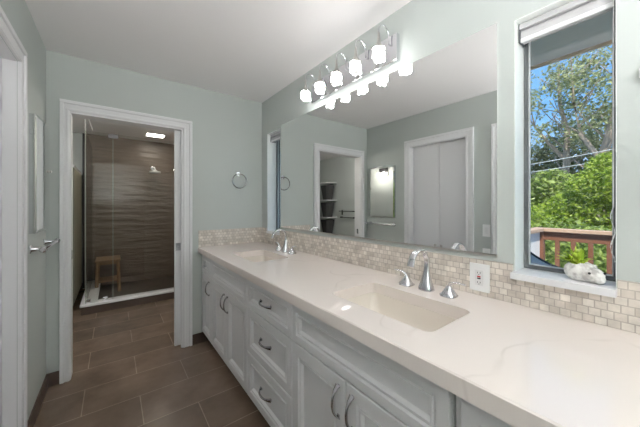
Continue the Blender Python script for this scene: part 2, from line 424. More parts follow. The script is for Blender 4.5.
struct('trim_10', boxes([((W-.012, W1[0]-.003, WZ0-.024), (W-.0003, W1[1]+.004, WZ0)), ((W-.0003, W1[0], WZ0-.0245), (W+T, W1[1], WZ0))]), M['white'], label='white sill of the far corner window')

# ================================================================= OUTSIDE
struct('soffit', boxes([((W+T, -3.5, 2.30), (2.36, 6.5, 2.36)), ((2.355, -3.5, 2.36), (2.385, 6.5, 2.50))]), paint('grey soffit boards', (240, 228, 216), 0.6, 0.04, 20), label='grey roof eave above the window')
struct('fascia', boxes([((2.3605, -3.5, 2.283), (2.385, 6.5, 2.359))]), paint('tan fascia board', (222, 186, 150), .6, .05), label='tan fascia edge of the eave')
struct('roof', boxes([((FX0-.8, BACK-1.5, 2.60), (2.385, FY1+.9, 2.68))]), M['dark'], label='roof over the house')
struct('deck', boxes([((W+T, -2.5, -0.16), (4.50, 3.5, -0.10))]), paint('weathered deck boards', (206, 190, 172), 0.7, 0.2, 20), label='weathered wooden deck outside')
struct('ground', boxes([((2.0, -25, -2.1), (60, 40, -2.0))]), paint('garden soil', (92, 96, 60), 0.9, 0.4, 4), label='garden ground beyond the deck')
M['rail'] = paint('brown stained railing', (128, 84, 62), 0.6, 0.2, 25)
M['railcap'] = paint('sunlit rail cap', (196, 164, 138), 0.6, 0.15, 25)  # paler than the rail, sunlight on its top put into the colour
RX, RY = 4.40, 1.06
rail = thing('deck_railing', 'brown wooden deck railing with pale cap outside the window', 'railing', (RX, 0, -0.10))
def rp_(nm, bm, mt):
    bmesh.ops.translate(bm, verts=bm.verts[:], vec=(-RX, 0, 0.10)); return obj(nm, bm, mt, rail)
rp_('cap_rail', boxes([((RX-.08, -2.4, 0.985), (RX+.06, RY+.06, 1.025)), ((RX-.95, RY-.06, 0.985), (RX-.08, RY+.06, 1.025))], 0.004), M['railcap'])
rp_('top_rail', boxes([((RX-.03, -2.4, 0.875), (RX+.01, RY, 0.985))], 0.003), M['rail'])
rp_('bottom_rail', boxes([((RX-.03, -2.4, 0.0), (RX+.01, RY, 0.06))], 0.003), M['rail'])
rp_('corner_post', boxes([((RX-.05, RY-.045, -0.10), (RX+.04, RY+.045, 0.985))], 0.003), M['rail'])
for k in range(22):
    y = 0.885-0.148*k
    rp_('baluster', boxes([((RX-.028, y-.021, 0.06), (RX+.006, y+.021, 0.875))], 0.002), M['rail'])
rp_('side_panel', boxes([((RX-.93, RY-.012, -0.06), (RX-.06, RY+.012, 0.984))], 0.002), paint('pale lavender board', (240, 236, 234), 0.5, 0.02))['label'] = 'pale board below the return rail'
# sling chair out on the deck, seen at the corner of the window
sl = thing('sling_chair', 'dark grey mesh sling chair out on the deck by the railing corner', 'chair', (2.75, 0.86, -0.10))
prof = [(0.62, 0.12), (0.60, 0.55), (0.56, 0.88), (0.50, 1.02)]
bm = new_bm(); pts = []
for i in range(17):
    t = i/16
    pts.append((0.20-0.42*t, 0.24*(1-t)**0.6-0.20*t**1.6, 0.30+0.78*(t**2.0)))
# sling curve rising away to the left, with a black tube along its edges
def slingpt(t, off): return Vector((0.0+off, -0.42+0.62*t, 0.86+0.42*t**2.2))
for off in (0, 1):
    pass
vs = [[bm.verts.new(slingpt(i/16, o)) for o in (-0.25, 0.25)] for i in range(17)]
for a, b in zip(vs, vs[1:]): bm.faces.new((a[0], a[1], b[1], b[0]))
ex = bmesh.ops.extrude_face_region(bm, geom=bm.faces[:])
bmesh.ops.translate(bm, verts=[q for q in ex['geom'] if isinstance(q, bmesh.types.BMVert)], vec=(0, 0.004, -0.012))
obj('sling', bm, paint('grey mesh fabric', (170, 160, 150), 0.8, 0.2, 300), sl)
for o in (-0.25, 0.25):
    obj('side_rail', add_tube(new_bm(), [slingpt(i/16, o) for i in range(17)], 0.014), M['black'], sl, True)
for o in (-0.25, 0.25):
    for t in (0.05, 0.95):
        p = slingpt(t, o); obj('leg', add_tube(new_bm(), [p, (p.x, p.y, 0.0)], 0.014), M['black'], sl, True)

# vegetation
def leafmat(name, rgbs, rough=0.5):
    m, n, l, b = newmat(name)
    oi = n.new('ShaderNodeNewGeometry')
    rp = n.new('ShaderNodeValToRGB'); el = rp.color_ramp.elements
    el[0].color = (*s2l(rgbs[0]), 1); el[1].color = (*s2l(rgbs[-1]), 1)
    for i, c in enumerate(rgbs[1:-1]):
        q = el.new((i+1)/(len(rgbs)-1)); q.color = (*s2l(c), 1)
    l.new(oi.outputs['Random Per Island'], rp.inputs[0]); l.new(rp.outputs[0], b.inputs['Base Color'])
    b.inputs['Roughness'].default_value = rough
    tr = n.new('ShaderNodeBsdfTranslucent'); l.new(rp.outputs[0], tr.inputs[0])
    mx = n.new('ShaderNodeMixShader'); mx.inputs[0].default_value = 0.35
    l.new(b.outputs[0], mx.inputs[1]); l.new(tr.outputs[0], mx.inputs[2]); l.new(mx.outputs[0], n['Material Output'].inputs[0])
    return m
M['leafbright'] = leafmat('bright fern leaves', [(92, 120, 36), (146, 170, 50), (190, 206, 76)])
M['leafmid'] = leafmat('mid green leaves', [(92, 116, 50), (140, 160, 74), (180, 196, 104)])
M['leafdark'] = leafmat('olive leaves', [(92, 100, 64), (126, 134, 90), (168, 172, 122)])
M['leaftree'] = leafmat('grey green tree leaves', [(112, 122, 80), (150, 158, 104), (196, 198, 138)])
M['bark'] = paint('grey bark', (168, 150, 132), 0.8, 0.25, 12)
def leaves(name, mat, parent, blobs, size, rng, asp=0.45, droop=0.2):
    """blobs: (cx,cy,cz,rx,ry,rz,count) - leaves scattered through ellipsoids"""
    V, F = [], []
    for cx, cy, cz, rx, ry, rz, cnt in blobs:
        for _ in range(cnt):
            while True:
                p = Vector((rng.uniform(-1, 1), rng.uniform(-1, 1), rng.uniform(-1, 1)))
                if 0.25 < p.length < 1: break
            c = Vector((cx+p.x*rx, cy+p.y*ry, cz+p.z*rz))
            d = Vector((rng.gauss(0, 1), rng.gauss(0, 1), rng.gauss(-droop, 0.6))).normalized()
            nrm = Vector((rng.gauss(-.4, .7), rng.gauss(0, .7), rng.gauss(.8, .5)))
            s = d.cross(nrm)
            if s.length < 1e-3: continue
            s.normalize(); z = size*rng.uniform(0.6, 1.3)
            k = len(V)
            V += [c-d*z*.5, c+s*z*asp*.5, c+d*z*.5, c-s*z*asp*.5]; F.append((k, k+1, k+2, k+3))
    me = bpy.data.meshes.new(name); me.from_pydata([tuple(v) for v in V], [], F); me.materials.append(mat)
    o = bpy.data.objects.new(name, me); C.objects.link(o); o.parent = parent
    return o
def branch(bm, p, d, ln, r, lev, rng, tips, kink=0.25):
    pts = [Vector(p)]; n = 5; dd = Vector(d).normalized()
    for i in range(n):
        dd = (dd+Vector((rng.gauss(0, kink), rng.gauss(0, kink), rng.gauss(0.05, kink*.6)))*0.6).normalized()
        pts.append(pts[-1]+dd*ln/n)
    add_tube(bm, pts, r, 7, r*0.5)
    if lev == 0:
        tips.append(pts[-1]); tips.append(pts[3]); return
    for i in range(3 if lev > 1 else 3):
        q = pts[2+i]; nd = (dd+Vector((rng.gauss(0, .7), rng.gauss(0, .8), rng.gauss(.25, .4)))).normalized()
        branch(bm, q, nd, ln*0.62, r*0.5, lev-1, rng, tips, kink)
rng = random.Random(11)
def shrub(name, label, loc, mat, blobs, size, group=None, droop=.2, asp=.45, cat='shrub'):
    t = thing(name, label, cat, loc, 0, group)
    tb = new_bm()
    for i in range(5):
        a = i*1.3; top = blobs[i % len(blobs)]
        add_tube(tb, [(0.08*math.cos(a), 0.08*math.sin(a), 0.0), (top[0]*.5, top[1]*.5, top[2]*.5), (top[0], top[1], top[2]*0.95)], 0.03, 6, 0.01)
    obj('stem', tb, M['bark'], t, True)
    leaves('foliage', mat, t, blobs, size, rng, asp, droop)
    return t
shrub('shrub', 'low leafy green shrub just beyond the deck railing', (6.3, 1.35, -2.0), M['leafmid'],
      [(0, 0, 1.6, .9, 1.5, 1.5, 7000), (0.1, -1.3, 1.4, .9, 1.2, 1.5, 4000), (.2, 1.4, 1.4, .9, 1.2, 1.45, 3600), (0, -.3, 2.55, .8, 1.4, .45, 3600)], 0.10)
shrub('fern_tree', 'bright yellow green feathery shrub at the right of the window view', (8.8, 1.05, -2.0), M['leafbright'],
      [(0, 0, 3.1, .9, 1.0, .75, 8500), (-.2, -.2, 3.7, .8, .75, .5, 5600), (0, .75, 2.8, .9, .8, .6, 5600), (-.2, -.9, 3.4, .8, .8, .8, 6000), (0, -.15, 4.15, .6, .4, .35, 2200), (0, .1, 2.0, .9, 1.3, 1.0, 5600)], 0.105, droop=.5, asp=.32)
shrub('bush', 'mid green bush at the left of the window view', (11.2, 2.9, -2.0), M['leafmid'],
      [(0, 0, 2.7, .9, .9, 1.4, 4600), (0, -.5, 3.7, .8, .7, .8, 2600), (0, .7, 3.7, .8, .8, .9, 2400)], 0.15)
def tree(label, loc, mat, trunks, blobs, size, seed, name='tree'):
    """trunks: list of (points, r0, r1); blobs as in leaves()"""
    g = random.Random(seed)
    t = thing(name, label, 'tree', loc, 0, 'trees beyond the garden')
    bm = new_bm()
    for pts, r0, r1 in trunks: add_tube(bm, [Vector(p) for p in pts], r0, 8, r1)
    obj('trunk', bm, M['bark'], t, True)
    leaves('foliage', mat, t, blobs, size, g, .5, .1)
    return t
def twigs(pts, g, r, n=9):
    out = []
    for i in range(n):
        f = .35+.6*i/n; k = min(int(f*(len(pts)-1)), len(pts)-2); q = Vector(pts[k]).lerp(Vector(pts[k+1]), f*(len(pts)-1)-k)
        d = Vector((g.gauss(0, .5), g.choice((-1, 1))*g.uniform(.4, 1), g.uniform(.3, 1))).normalized(); ln = g.uniform(.7, 1.6)
        m1 = q+d*ln*.5+Vector((0, 0, .1)); out.append(([q, m1, m1+(d+Vector((0, 0, .5))).normalized()*ln*.5], r*(1.1-f), .012))
    return out
def canopy(g, n, cy, cz, ry, rz, cnt, cx=0, r=.45):
    return [(cx+g.uniform(-1, 1), cy+g.uniform(-ry, ry), cz+g.uniform(-rz, rz), r*g.uniform(.7, 1.3), r*g.uniform(.7, 1.3), r*g.uniform(.5, .9), cnt) for _ in range(n)]
g1 = random.Random(21)
p1 = [(0, .35, 0), (0, .28, 3), (.05, .25, 4.7), (0, 0, 6.0), (-.05, -.35, 7.2), (0, -.5, 9.0)]
p1b = [(0, .2, 4.7), (0, .75, 5.8), (.1, .95, 7.0), (0, 1.0, 8.6)]
tree('tall grey barked tree whose trunk leans right against the sky', (13.0, 1.25, -2.0), M['leaftree'],
     [(p1, .19, .05), (p1b, .09, .02)]+twigs(p1, g1, .05, 14)+twigs(p1b, g1, .03), canopy(g1, 46, -.1, 7.4, 1.3, 1.7, 95), .125, 5)
p2 = [(0, .3, 0), (0, .1, 3), (0, -.1, 5.0), (0, -.12, 6.2), (0, .1, 7.3), (0, .15, 8.8)]
p2b = [(0, -.1, 5.0), (0, .5, 5.9), (0, .9, 6.6), (0, 1.1, 7.8)]
tree('tall thin tree with sparse leaves at the left of the sky', (14.0, 2.65, -2.0), M['leaftree'],
     [(p2, .16, .04), (p2b, .08, .02)]+twigs(p2, g1, .045, 14)+twigs(p2b, g1, .03), canopy(g1, 56, .35, 7.2, 1.6, 1.7, 95), .13, 9)
p3 = [(0, 0, 0), (0, .1, 3), (0, 0, 5)]
tree('dense olive tree filling the gap behind the shrubs', (16.5, 2.2, -2.0), M['leafdark'], [(p3, .25, .1)],
     [(0, 0, 5.0, 1.2, 2.2, 2.2, 4600), (0, 1.6, 4.2, 1.2, 1.6, 2.4, 3600), (0, -2.0, 4.6, 1.2, 1.8, 2.2, 3600), (0, .2, 2.5, 1.2, 3.0, 2.2, 3600), (0, 3.6, 4.6, 1.2, 1.8, 2.4, 3000)], .22, 3)
for k, (za, zb) in enumerate(((2.60, 2.93), (2.34, 2.64))):      # heights where the cables pass y = 2.9 and y = 1.05
    pts = [(11.0, 9-15*i/16, za+(zb-za)*(2.9-(9-15*i/16))/1.85*.6+.06+0.010*((9-15*i/16)-2)**2) for i in range(17)]
    tag(obj('power_line', add_tube(new_bm(), pts, 0.011, 6), M['bead'], None, True), ('upper' if k == 0 else 'lower')+' pale overhead cable crossing in front of the trees', 'cable', 'overhead cables')

# ================================================================= VANITY
CX = 0.68                        # face of doors and drawers
CB = CX+.021                     # face of the cabinet boxes
def front(y0, y1, z0, z1, stile=0.052, th=0.020):
    """one routed front facing -x: outer frame, stepped bead, recessed panel"""
    bm = new_bm(); g = 0.0030
    y0 += g; y1 -= g; z0 += g; z1 -= g
    prof = [(0.0, th), (0.0, 0.0025), (0.0025, 0.0), (stile, 0.0), (stile+.005, 0.008), (stile+.011, 0.008), (stile+.013, 0.002), (stile+.019, 0.002), (stile+.027, 0.015), (stile+.032, 0.0155)]
    rings = []
    for ins, d in prof:
        rings.append([bm.verts.new((CX+d, y, z)) for y, z in ((y0+ins, z0+ins), (y1-ins, z0+ins), (y1-ins, z1-ins), (y0+ins, z1-ins))])
    for a, b in zip(rings, rings[1:]):
        for k in range(4): bm.faces.new((a[k], a[(k+1) % 4], b[(k+1) % 4], b[k]))
    bm.faces.new(rings[0][::-1]); bm.faces.new(rings[-1])
    return bm
def pull_bm(length=0.125, proj=0.028):
    """bow pull along local Y, standing out along -X, flared flat ends"""
    bm = new_bm(); pts, ws, hs = [], [], []
    n = 18
    for i in range(n+1):
        t = -1+2*i/n; a = abs(t)
        pts.append((-(proj*(1-a**2.6)+0.004), t*length/2, 0))
        ws.append(0.0048+0.0075*max(0, (a-.40)/.60)**1.3); hs.append(0.0056-0.0014*a)
    add_sweep(bm, pts, ws, hs, 10, side=(0, 0, 1))
    for s in (-1, 1):
        add_box(bm, (-.006, s*(length/2-.006)-.006, -.006), (0.0005, s*(length/2-.006)+.006, .006), 0.001)
    return bm
pull_mesh = obj('pull', pull_bm(), M['pullchrome'], None, True); PM = pull_mesh.data; bpy.data.objects.remove(pull_mesh)
def pull(parent, y, z, vertical=False):
    o = bpy.data.objects.new('pull', PM); C.objects.link(o); o.parent = parent
    o.location = (CX+.0002, y, z)
    if vertical: o.rotation_euler = (PI/2, 0, 0)
    return o
def knob(parent, y, z):
    bm = add_lathe(new_bm(), [(0.005, 0.001), (0.005, -.012), (0.011, -.017), (0.012, -.024), (0.007, -.028), (.002, -.0285)], (CX, y, z), 'X', 16)
    return obj('knob', bm, M['chrome'], parent, True)
ZB, ZT, ZD = 0.108, 0.862, 0.670
def cabinet(y0, y1, label):
    t = thing('vanity_cabinet', label, 'cabinet', (0, 0, 0), 0, 'vanity cabinets under the worktop')
    bm = boxes([((CB, y0+.0006, ZB-.004), (W-.004, y1-.0006, ZT))]) if False else new_bm()
    x1 = W-.004; p = 0.018; a, b = y0+.0006, y1-.0006
    for q in (((CB, a, ZB-.004), (x1, a+p, 0.8645)), ((CB, b-p, ZB-.004), (x1, b, 0.8645)), ((CB, a+p, ZB-.004), (x1, b-p, ZB+p)), ((x1-.01, a+p, ZB+p), (x1, b-p, 0.8645)),
              ((CB, a+p, ZT-.03), (CB+.02, b-p, 0.8645)), ((CB, a+p, ZD-.012), (CB+.02, b-p, ZD+.012))):
        add_box(bm, *q)
    obj('body', bm, M['cabinet'], t)
    obj('toe_kick', boxes([((CB+.06, a, 0.0), (CB+.075, b, ZB-.0045))]), M['toe'], t)
    return t
CUTS = [D-.006, 2.447, 1.658, 1.113, 0.346]
c1 = cabinet(CUTS[1], CUTS[0], 'narrow pale grey cabinet against the end wall with one knob drawer above one door')
d_ = obj('drawer', front(CUTS[1], CUTS[0], ZD, ZT-.012, 0.034), M['cabinet'], c1); knob(d_, 2.60, 0.757)
d_ = obj('door', front(CUTS[1], CUTS[0], ZB, ZD, 0.045), M['cabinet'], c1); pull(d_, 2.505, 0.575, True)
def sink_base(y0, y1, ym, label):
    c = cabinet(y0, y1, label)
    obj('false_front', front(y0, y1, ZD, ZT-.012, 0.034), M['cabinet'], c)
    d1 = obj('door', front(ym, y1, ZB, ZD), M['cabinet'], c); pull(d1, ym+.038, 0.575, True)
    d2 = obj('door', front(y0, ym, ZB, ZD), M['cabinet'], c); pull(d2, ym-.038, 0.575, True)
    return c
sink_base(CUTS[2], CUTS[1], 2.055, 'pale grey two door cabinet below the far sink')
c3 = cabinet(CUTS[3], CUTS[2], 'pale grey cabinet of three drawers with chrome pulls between the two sinks')
for z0, z1, pz in ((ZD, ZT-.012, 0.765), (0.388, ZD, 0.545), (ZB, 0.388, 0.262)):
    d_ = obj('drawer', front(CUTS[3], CUTS[2], z0, z1, 0.045 if z0 < .6 else .034), M['cabinet'], c3); pull(d_, 1.383, pz)
sink_base(CUTS[4], CUTS[3], 0.735, 'pale grey two door cabinet below the near sink')
c5 = cabinet(-0.30, CUTS[4]-.004, 'pale grey cabinet at the right end under the veined worktop edge')
for z0, z1, pz in ((ZD, ZT-.012, 0.765), (0.388, ZD, 0.545), (ZB, 0.388, 0.262)):
    d_ = obj('drawer', front(-.30, CUTS[4]-.022, z0, z1, 0.045), M['cabinet'], c5); pull(d_, 0.0, pz)

# worktop with two cut outs
SINKS = [(0.785, 1.077, 0.462, 0.952), (0.785, 1.077, 1.785, 2.250)]
def rrect(x0, x1, y0, y1, r, n=5):
    o = []
    for cx, cy, a in ((x1-r, y1-r, 0), (x0+r, y1-r, PI/2), (x0+r, y0+r, PI), (x1-r, y0+r, 1.5*PI)):
        for i in range(n+1):
            t = a+PI/2*i/n; o.append((cx+r*math.cos(t), cy+r*math.sin(t)))
    return o
def worktop():
    bm = new_bm(); z0, z1 = 0.8655, 0.915; bv = 0.004
    X0, X1, Y0, Y1 = 0.645, W-.0005, -0.30, D-.0005
    outer = [(X0, Y0), (X1, Y0), (X1, Y1), (X0, Y1)]
    loops = [outer]+[rrect(*s, 0.030) for s in SINKS]
    def ring(loop, z, dx=0): return [bm.verts.new((x, y, z)) for x, y in loop]
    def close(rs):
        es = []
        for r in rs:
            for i in range(len(r)):
                a, b = r[i], r[(i+1) % len(r)]
                es.append(bm.edges.get((a, b)) or bm.edges.new((a, b)))
        bmesh.ops.triangle_fill(bm, use_beauty=True, edges=es)
    top_in = [[bm.verts.new((max(x, X0+bv) if k == 0 else x, y, z1)) for x, y in lp] for k, lp in enumerate(loops)]
    out_hi = [bm.verts.new((x, y, z1-bv)) for x, y in outer]
    lo = [ring(lp, z0) for lp in loops]
    close(top_in); close(lo)
    for k in range(4):
        a, b = k, (k+1) % 4
        bm.faces.new((top_in[0][a], top_in[0][b], out_hi[b], out_hi[a])); bm.faces.new((out_hi[a], out_hi[b], lo[0][b], lo[0][a]))
    for t_, l_ in zip(top_in[1:], lo[1:]):
        n = len(t_)
        for i in range(n): bm.faces.new((t_[i], t_[(i+1) % n], l_[(i+1) % n], l_[i]))
    return bm
tag(obj('worktop', worktop(), M['quartz']), 'long white veined quartz worktop with a thick front edge on the vanity', 'countertop')

def basin(s, label):
    x0, x1, y0, y1 = s; t = thing('sink', label, 'sink', ((x0+x1)/2, (y0+y1)/2, 0.865), 0, 'undermount sinks')
    bm = new_bm(); cx, cy = (x0+x1)/2, (y0+y1)/2
    spec = [(-0.018, 0.0), (-0.018, -0.012), (0.001, -0.0005)]
    rings = []
    prof = [(-.016, -.014, .03), (-.016, -.001, .03), (-.0005, -.001, .030), (0.002, -.03, .036), (0.010, -.07, .045), (0.022, -.10, .055), (.045, -.122, .06), (.075, -.130, .06), (.115, -.134, .02)]
    for ins, dz, r in prof:
        lp = rrect(x0+ins, x1-ins, y0+ins*1.05, y1-ins*1.05, max(r, .012), 6)
        rings.append([bm.verts.new((x-cx, y-cy, dz)) for x, y in lp])
    for a, b in zip(rings, rings[1:]):
        n = len(a)
        for i in range(n): bm.faces.new((a[i], a[(i+1) % n], b[(i+1) % n], b[i]))
    bm.faces.new(rings[-1])
    o = obj('basin', bm, M['sink'], t, True)
    obj('drain', add_lathe(new_bm(), [(0.024, -.1335), (0.024, -.1315), (0.016, -.1310), (0.012, -.1325), (0.004, -.1325)], (0, 0, 0), 'Z', 20), M['chrome'], t, True)
    return t
basin(SINKS[0], 'rectangular biscuit undermount sink nearer the window')
basin(SINKS[1], 'rectangular biscuit undermount sink nearer the end wall')

# backsplash: along the mirror wall and returning on the end wall, cut round window sills
BZ = 1.0737
def splash():
    bm = new_bm(); x0, x1 = W-.010, W-.0003; z0 = 0.9155
    segs = [(-0.30, W0[0]-.0035, BZ), (W0[0]-.0035, W0[1]+.0045, WZ0-.0245), (W0[1]+.0045, W1[0]-.0035, BZ), (W1[0]-.0035, W1[1]+.0045, WZ0-.0245), (W1[1]+.0045, D-.0003, BZ)]
    for a, b, z in segs: add_box(bm, (x0, a, z0), (x1, b, z))
    k = len(bm.faces)
    add_box(bm, (0.650, D-.010, z0), (x0, D-.0003, BZ))
    bm.faces.ensure_lookup_table()
    for f in bm.faces[k:]: f.material_index = 1
    return bm
tag(obj('tile_backsplash', splash(), [M['mosaicY'], M['mosaicX']]), 'beige and grey tumbled stone mosaic backsplash along the worktop', 'backsplash')

# faucets
def faucet(y, label):
    t = thing('faucet', label, 'faucet', (1.175, y, 0.9155), 0, 'widespread faucets')
    bm = new_bm()
    pts = [(0, 0, 0), (0, 0, .006), (0.0, 0, .02), (0.001, 0, .05), (0.003, 0, .08), (0.005, 0, .11), (0.004, 0, .132)]
    ws = [.034, .034, .030, .0215, .0155, .0125, .0115]; hs = [.030, .030, .026, .019, .0135, .0095, .0085]
    cx, cz, r = -0.058, 0.130, 0.062
    for i in range(1, 17):
        a = PI*0.86*i/16
        pts.append((cx+r*math.cos(a), 0, cz+r*1.0*math.sin(a)))
        ws.append(.0115+.0065*max(0, i/16-.25)); hs.append(.0085-.002*i/16)
    pts.append((pts[-1][0]-.012, 0, pts[-1][2]-.030)); ws.append(.0165); hs.append(.0065)
    add_sweep(bm, pts, ws, hs, 16, side=(0, 1, 0), square=0.55)
    obj('spout', bm, M['chrome'], t, True)
    for s in (-1, 1):
        hb = new_bm()
        add_sweep(hb, [(0, s*.108, 0), (0, s*.108, .006), (0, s*.108, .016), (0, s*.108, .034), (0, s*.108, .046)], [.033, .033, .026, .014, .009], [.033, .033, .026, .014, .009], 16, side=(0, 1, 0), square=.75)
        h = obj('handle_base', hb, M['chrome'], t, True)
        lb = new_bm(); lp = [(0, s*.108, .040), (-.001, s*.114, .054), (-.002, s*.128, .063), (-.002, s*.152, .066), (-.001, s*.178, .064)]
        add_sweep(lb, lp, [.007, .0075, .0085, .0095, .0085], [.007, .0065, .0055, .005, .004], 10, side=(1, 0, 0))
        obj('lever', lb, M['chrome'], t, True)
    return t
faucet(0.712, 'chrome gooseneck faucet with two lever handles at the near sink')
faucet(2.025, 'chrome gooseneck faucet with two lever handles at the far sink')

# ================================================================= MIRROR, VANITY LIGHT, WALL THINGS
MY0, MY1, MZ0, MZ1 = 0.4596, 2.3254, 1.1046, 2.0915
t = thing('wall_mirror', 'large frameless mirror on the wall above the backsplash', 'mirror', (W, (MY0+MY1)/2, MZ0))
mb = boxes([((W-.006, MY0, MZ0), (W-.0003, MY1, MZ1))]); bmesh.ops.translate(mb, verts=mb.verts[:], vec=(-W, -(MY0+MY1)/2, -MZ0))
obj('mirror_glass', mb, M['mirror'], t)
ch = boxes([((W-.009, MY0, MZ0-.010), (W-.0003, MY1, MZ0-.0002))]); bmesh.ops.translate(ch, verts=ch.verts[:], vec=(-W, -(MY0+MY1)/2, -MZ0))
obj('bottom_channel', ch, M['nickel'], t)

vl = thing('vanity_light', 'five lamp chrome vanity light bar with glowing crystal cubes above the mirror', 'light fixture', (W, 1.36, 2.215))
def vadd(nm, bm, mt, sm=False):
    bmesh.ops.translate(bm, verts=bm.verts[:], vec=(-W, -1.36, -2.215)); return obj(nm, bm, mt, vl, sm)
vadd('back_plate', boxes([((W-.030, 0.955, 2.140), (W-.0005, 1.785, 2.295))], 0.004), M['chrome'])
for k in range(5):
    y = 1.0+0.18*k; x = W-.13
    z0 = 2.24
    pts = [(W-.029, y, z0), (W-.045, y, z0+.002)] + [(W-.045-.0425+.0425*math.cos(a), y, 2.285+.05*math.sin(a)) for a in [PI*i/12 for i in range(0, 13)]] + [(x, y, 2.27)]
    a_ = vadd('arm', add_tube(new_bm(), pts, 0.0042, 8), M['chrome'], True)
    cone = add_lathe(new_bm(), [(0.006, 0.0), (0.008, -.03), (.012, -.055), (.022, -.082), (.036, -.092), (.036, -.0945)], (x, y, 2.278), 'Z', 20)
    vadd('light_stop_cone', cone, M['nickel'], True)  # glass cone made opaque and wide to block light going up
    cb = new_bm(); add_box(cb, (x-.031, y-.031, 2.118), (x+.031, y+.031, 2.181), 0.007, 3)
    bmesh.ops.rotate(cb, cent=(x, y, 2.15), matrix=Matrix.Rotation(0.55, 3, 'Z'), verts=cb.verts[:])
    vadd('lamp_cube', cb, M['ice'])

# GFCI outlet on the backsplash
ot = thing('electrical_outlet', 'white wall outlet with red and black buttons on the backsplash right of the near faucet', 'outlet', (W-.010, 0.526, 0.995))
def oadd(nm, bm, mt): bmesh.ops.translate(bm, verts=bm.verts[:], vec=(-(W-.010), -0.532, -0.995)); return obj(nm, bm, mt, ot)
xo = W-.0102
oadd('cover_plate', boxes([((xo-.006, 0.491, 0.934), (xo, 0.573, 1.056))], 0.002), M['plate'])
oadd('receptacle', boxes([((xo-.009, 0.515, 0.961), (xo-.0055, 0.549, 1.029))], 0.001), paint('white receptacle', (226, 226, 226), .35, 0))
oadd('test_button', boxes([((xo-.0105, 0.525, 0.9965), (xo-.0088, 0.539, 1.0025))], 0.0005), M['red'])
oadd('reset_button', boxes([((xo-.0105, 0.525, 0.9885), (xo-.0088, 0.539, 0.9945))], 0.0005), M['black'])
for zc_ in (1.016, 0.974):
    for q in (((0.5255, zc_-.003), (0.5275, zc_+.004)), ((0.5365, zc_-.003), (0.5385, zc_+.004)), ((0.5305, zc_-.009), (0.5335, zc_-.006))):
        oadd('slot', boxes([((xo-.0096, *q[0]), (xo-.0088, *q[1]))]), M['black'])


# switch and outlet plates on the left wall (seen in the mirror)
def wallplate(name, z0, z1, y0, y1, label, cat, rocker=True):
    t = thing(name, label, cat, (L, (y0+y1)/2, (z0+z1)/2)); ym, zm = (y0+y1)/2, (z0+z1)/2
    pb = boxes([((0.0003, y0-ym, z0-zm), (0.006, y1-ym, z1-zm))], 0.002); obj('cover_plate', pb, M['plate'], t)
    obj('rocker' if rocker else 'receptacle', boxes([((0.0055, -.016, -.033), (0.009, .016, .033))], 0.001), paint(name+' insert', (228, 228, 228), .35, 0), t)
wallplate('light_switch', 1.0, 1.122, 1.111, 1.183, 'white light switch plate between the closet and the entry door, seen in the mirror', 'switch')
wallplate('wall_outlet', 0.76, 0.881, 1.111, 1.183, 'white outlet plate under the light switch, seen at the lower edge of the mirror', 'outlet', False)

# towel ring on the end wall
tr = thing('towel_ring', 'chrome towel ring on the end wall above the far sink', 'towel ring', (1.038, D, 1.638))
obj('wall_plate', boxes([((-.021, -.009, -.021), (.021, -.0003, .021))], 0.003), M['chrome'], tr)
obj('post', add_tube(new_bm(), [(0, -.008, 0), (0, -.035, 0), (0, -.044, -.004)], 0.008), M['chrome'], tr, True)
bm = new_bm(); n1, n2, R_, r_ = 48, 8, 0.074, 0.0050
vs = []
for i in range(n1):
    a = 2*PI*i/n1; ring = []
    for j in range(n2):
        b = 2*PI*j/n2; rr = R_+r_*math.cos(b)
        ring.append(bm.verts.new((rr*math.sin(a), -.042+r_*math.sin(b), -.074+rr*math.cos(a))))
    vs.append(ring)
for i in range(n1):
    for j in range(n2): bm.faces.new((vs[i][j], vs[(i+1) % n1][j], vs[(i+1) % n1][(j+1) % n2], vs[i][(j+1) % n2]))
obj('ring', bm, M['darkchrome'], tr, True)

# pivot mirror / medicine cabinet on the left wall
mc = thing('medicine_cabinet', 'small mirrored cabinet with a slightly arched top above the towel bar on the left wall', 'mirror', (L, 2.465, 1.15))
yh = 0.217
def arch(y, h): return h - 0.018*(y/yh)**2
def archpoly(w_, h, z0, n=14): return [(-w_, z0)]+[(w_, z0)]+[(w_-2*w_*i/n, arch((w_-2*w_*i/n)/w_*yh, h)) for i in range(n+1)]
obj('cabinet_box', add_poly_prism(new_bm(), archpoly(yh, .712, 0.0), 0.0004, 0.018, 'YZ'), M['chrome'], mc)
bm = new_bm(); n = 14
o_ = archpoly(yh, .712, 0.0); i_ = archpoly(yh-.018, .694, 0.018)
A = [bm.verts.new((0.0185, p[0], p[1])) for p in o_]; B_ = [bm.verts.new((0.025, p[0], p[1])) for p in o_]; C_ = [bm.verts.new((0.030, p[0], p[1])) for p in i_]
k = len(o_)
for a, b in ((A, B_), (B_, C_)):
    for i in range(k): bm.faces.new((a[i], a[(i+1) % k], b[(i+1) % k], b[i]))
bm.faces.new(A[::-1]); bm.faces.new(C_)
obj('mirror_door', bm, M['mirror'], mc)
for s in (-1, 1):
    obj('hinge_clip', boxes([((0.004, s*(yh+.002)-.003, .575), (0.026, s*(yh+.002)+.003, .600))], 0.002), M['chrome'], mc)
obj('latch_knob', add_lathe(new_bm(), [(0.006, 0.030), (0.006, .036), (.009, .040), (.004, .044)], (0, .19, 0.40), 'X', 12), M['nickel'], mc, True)

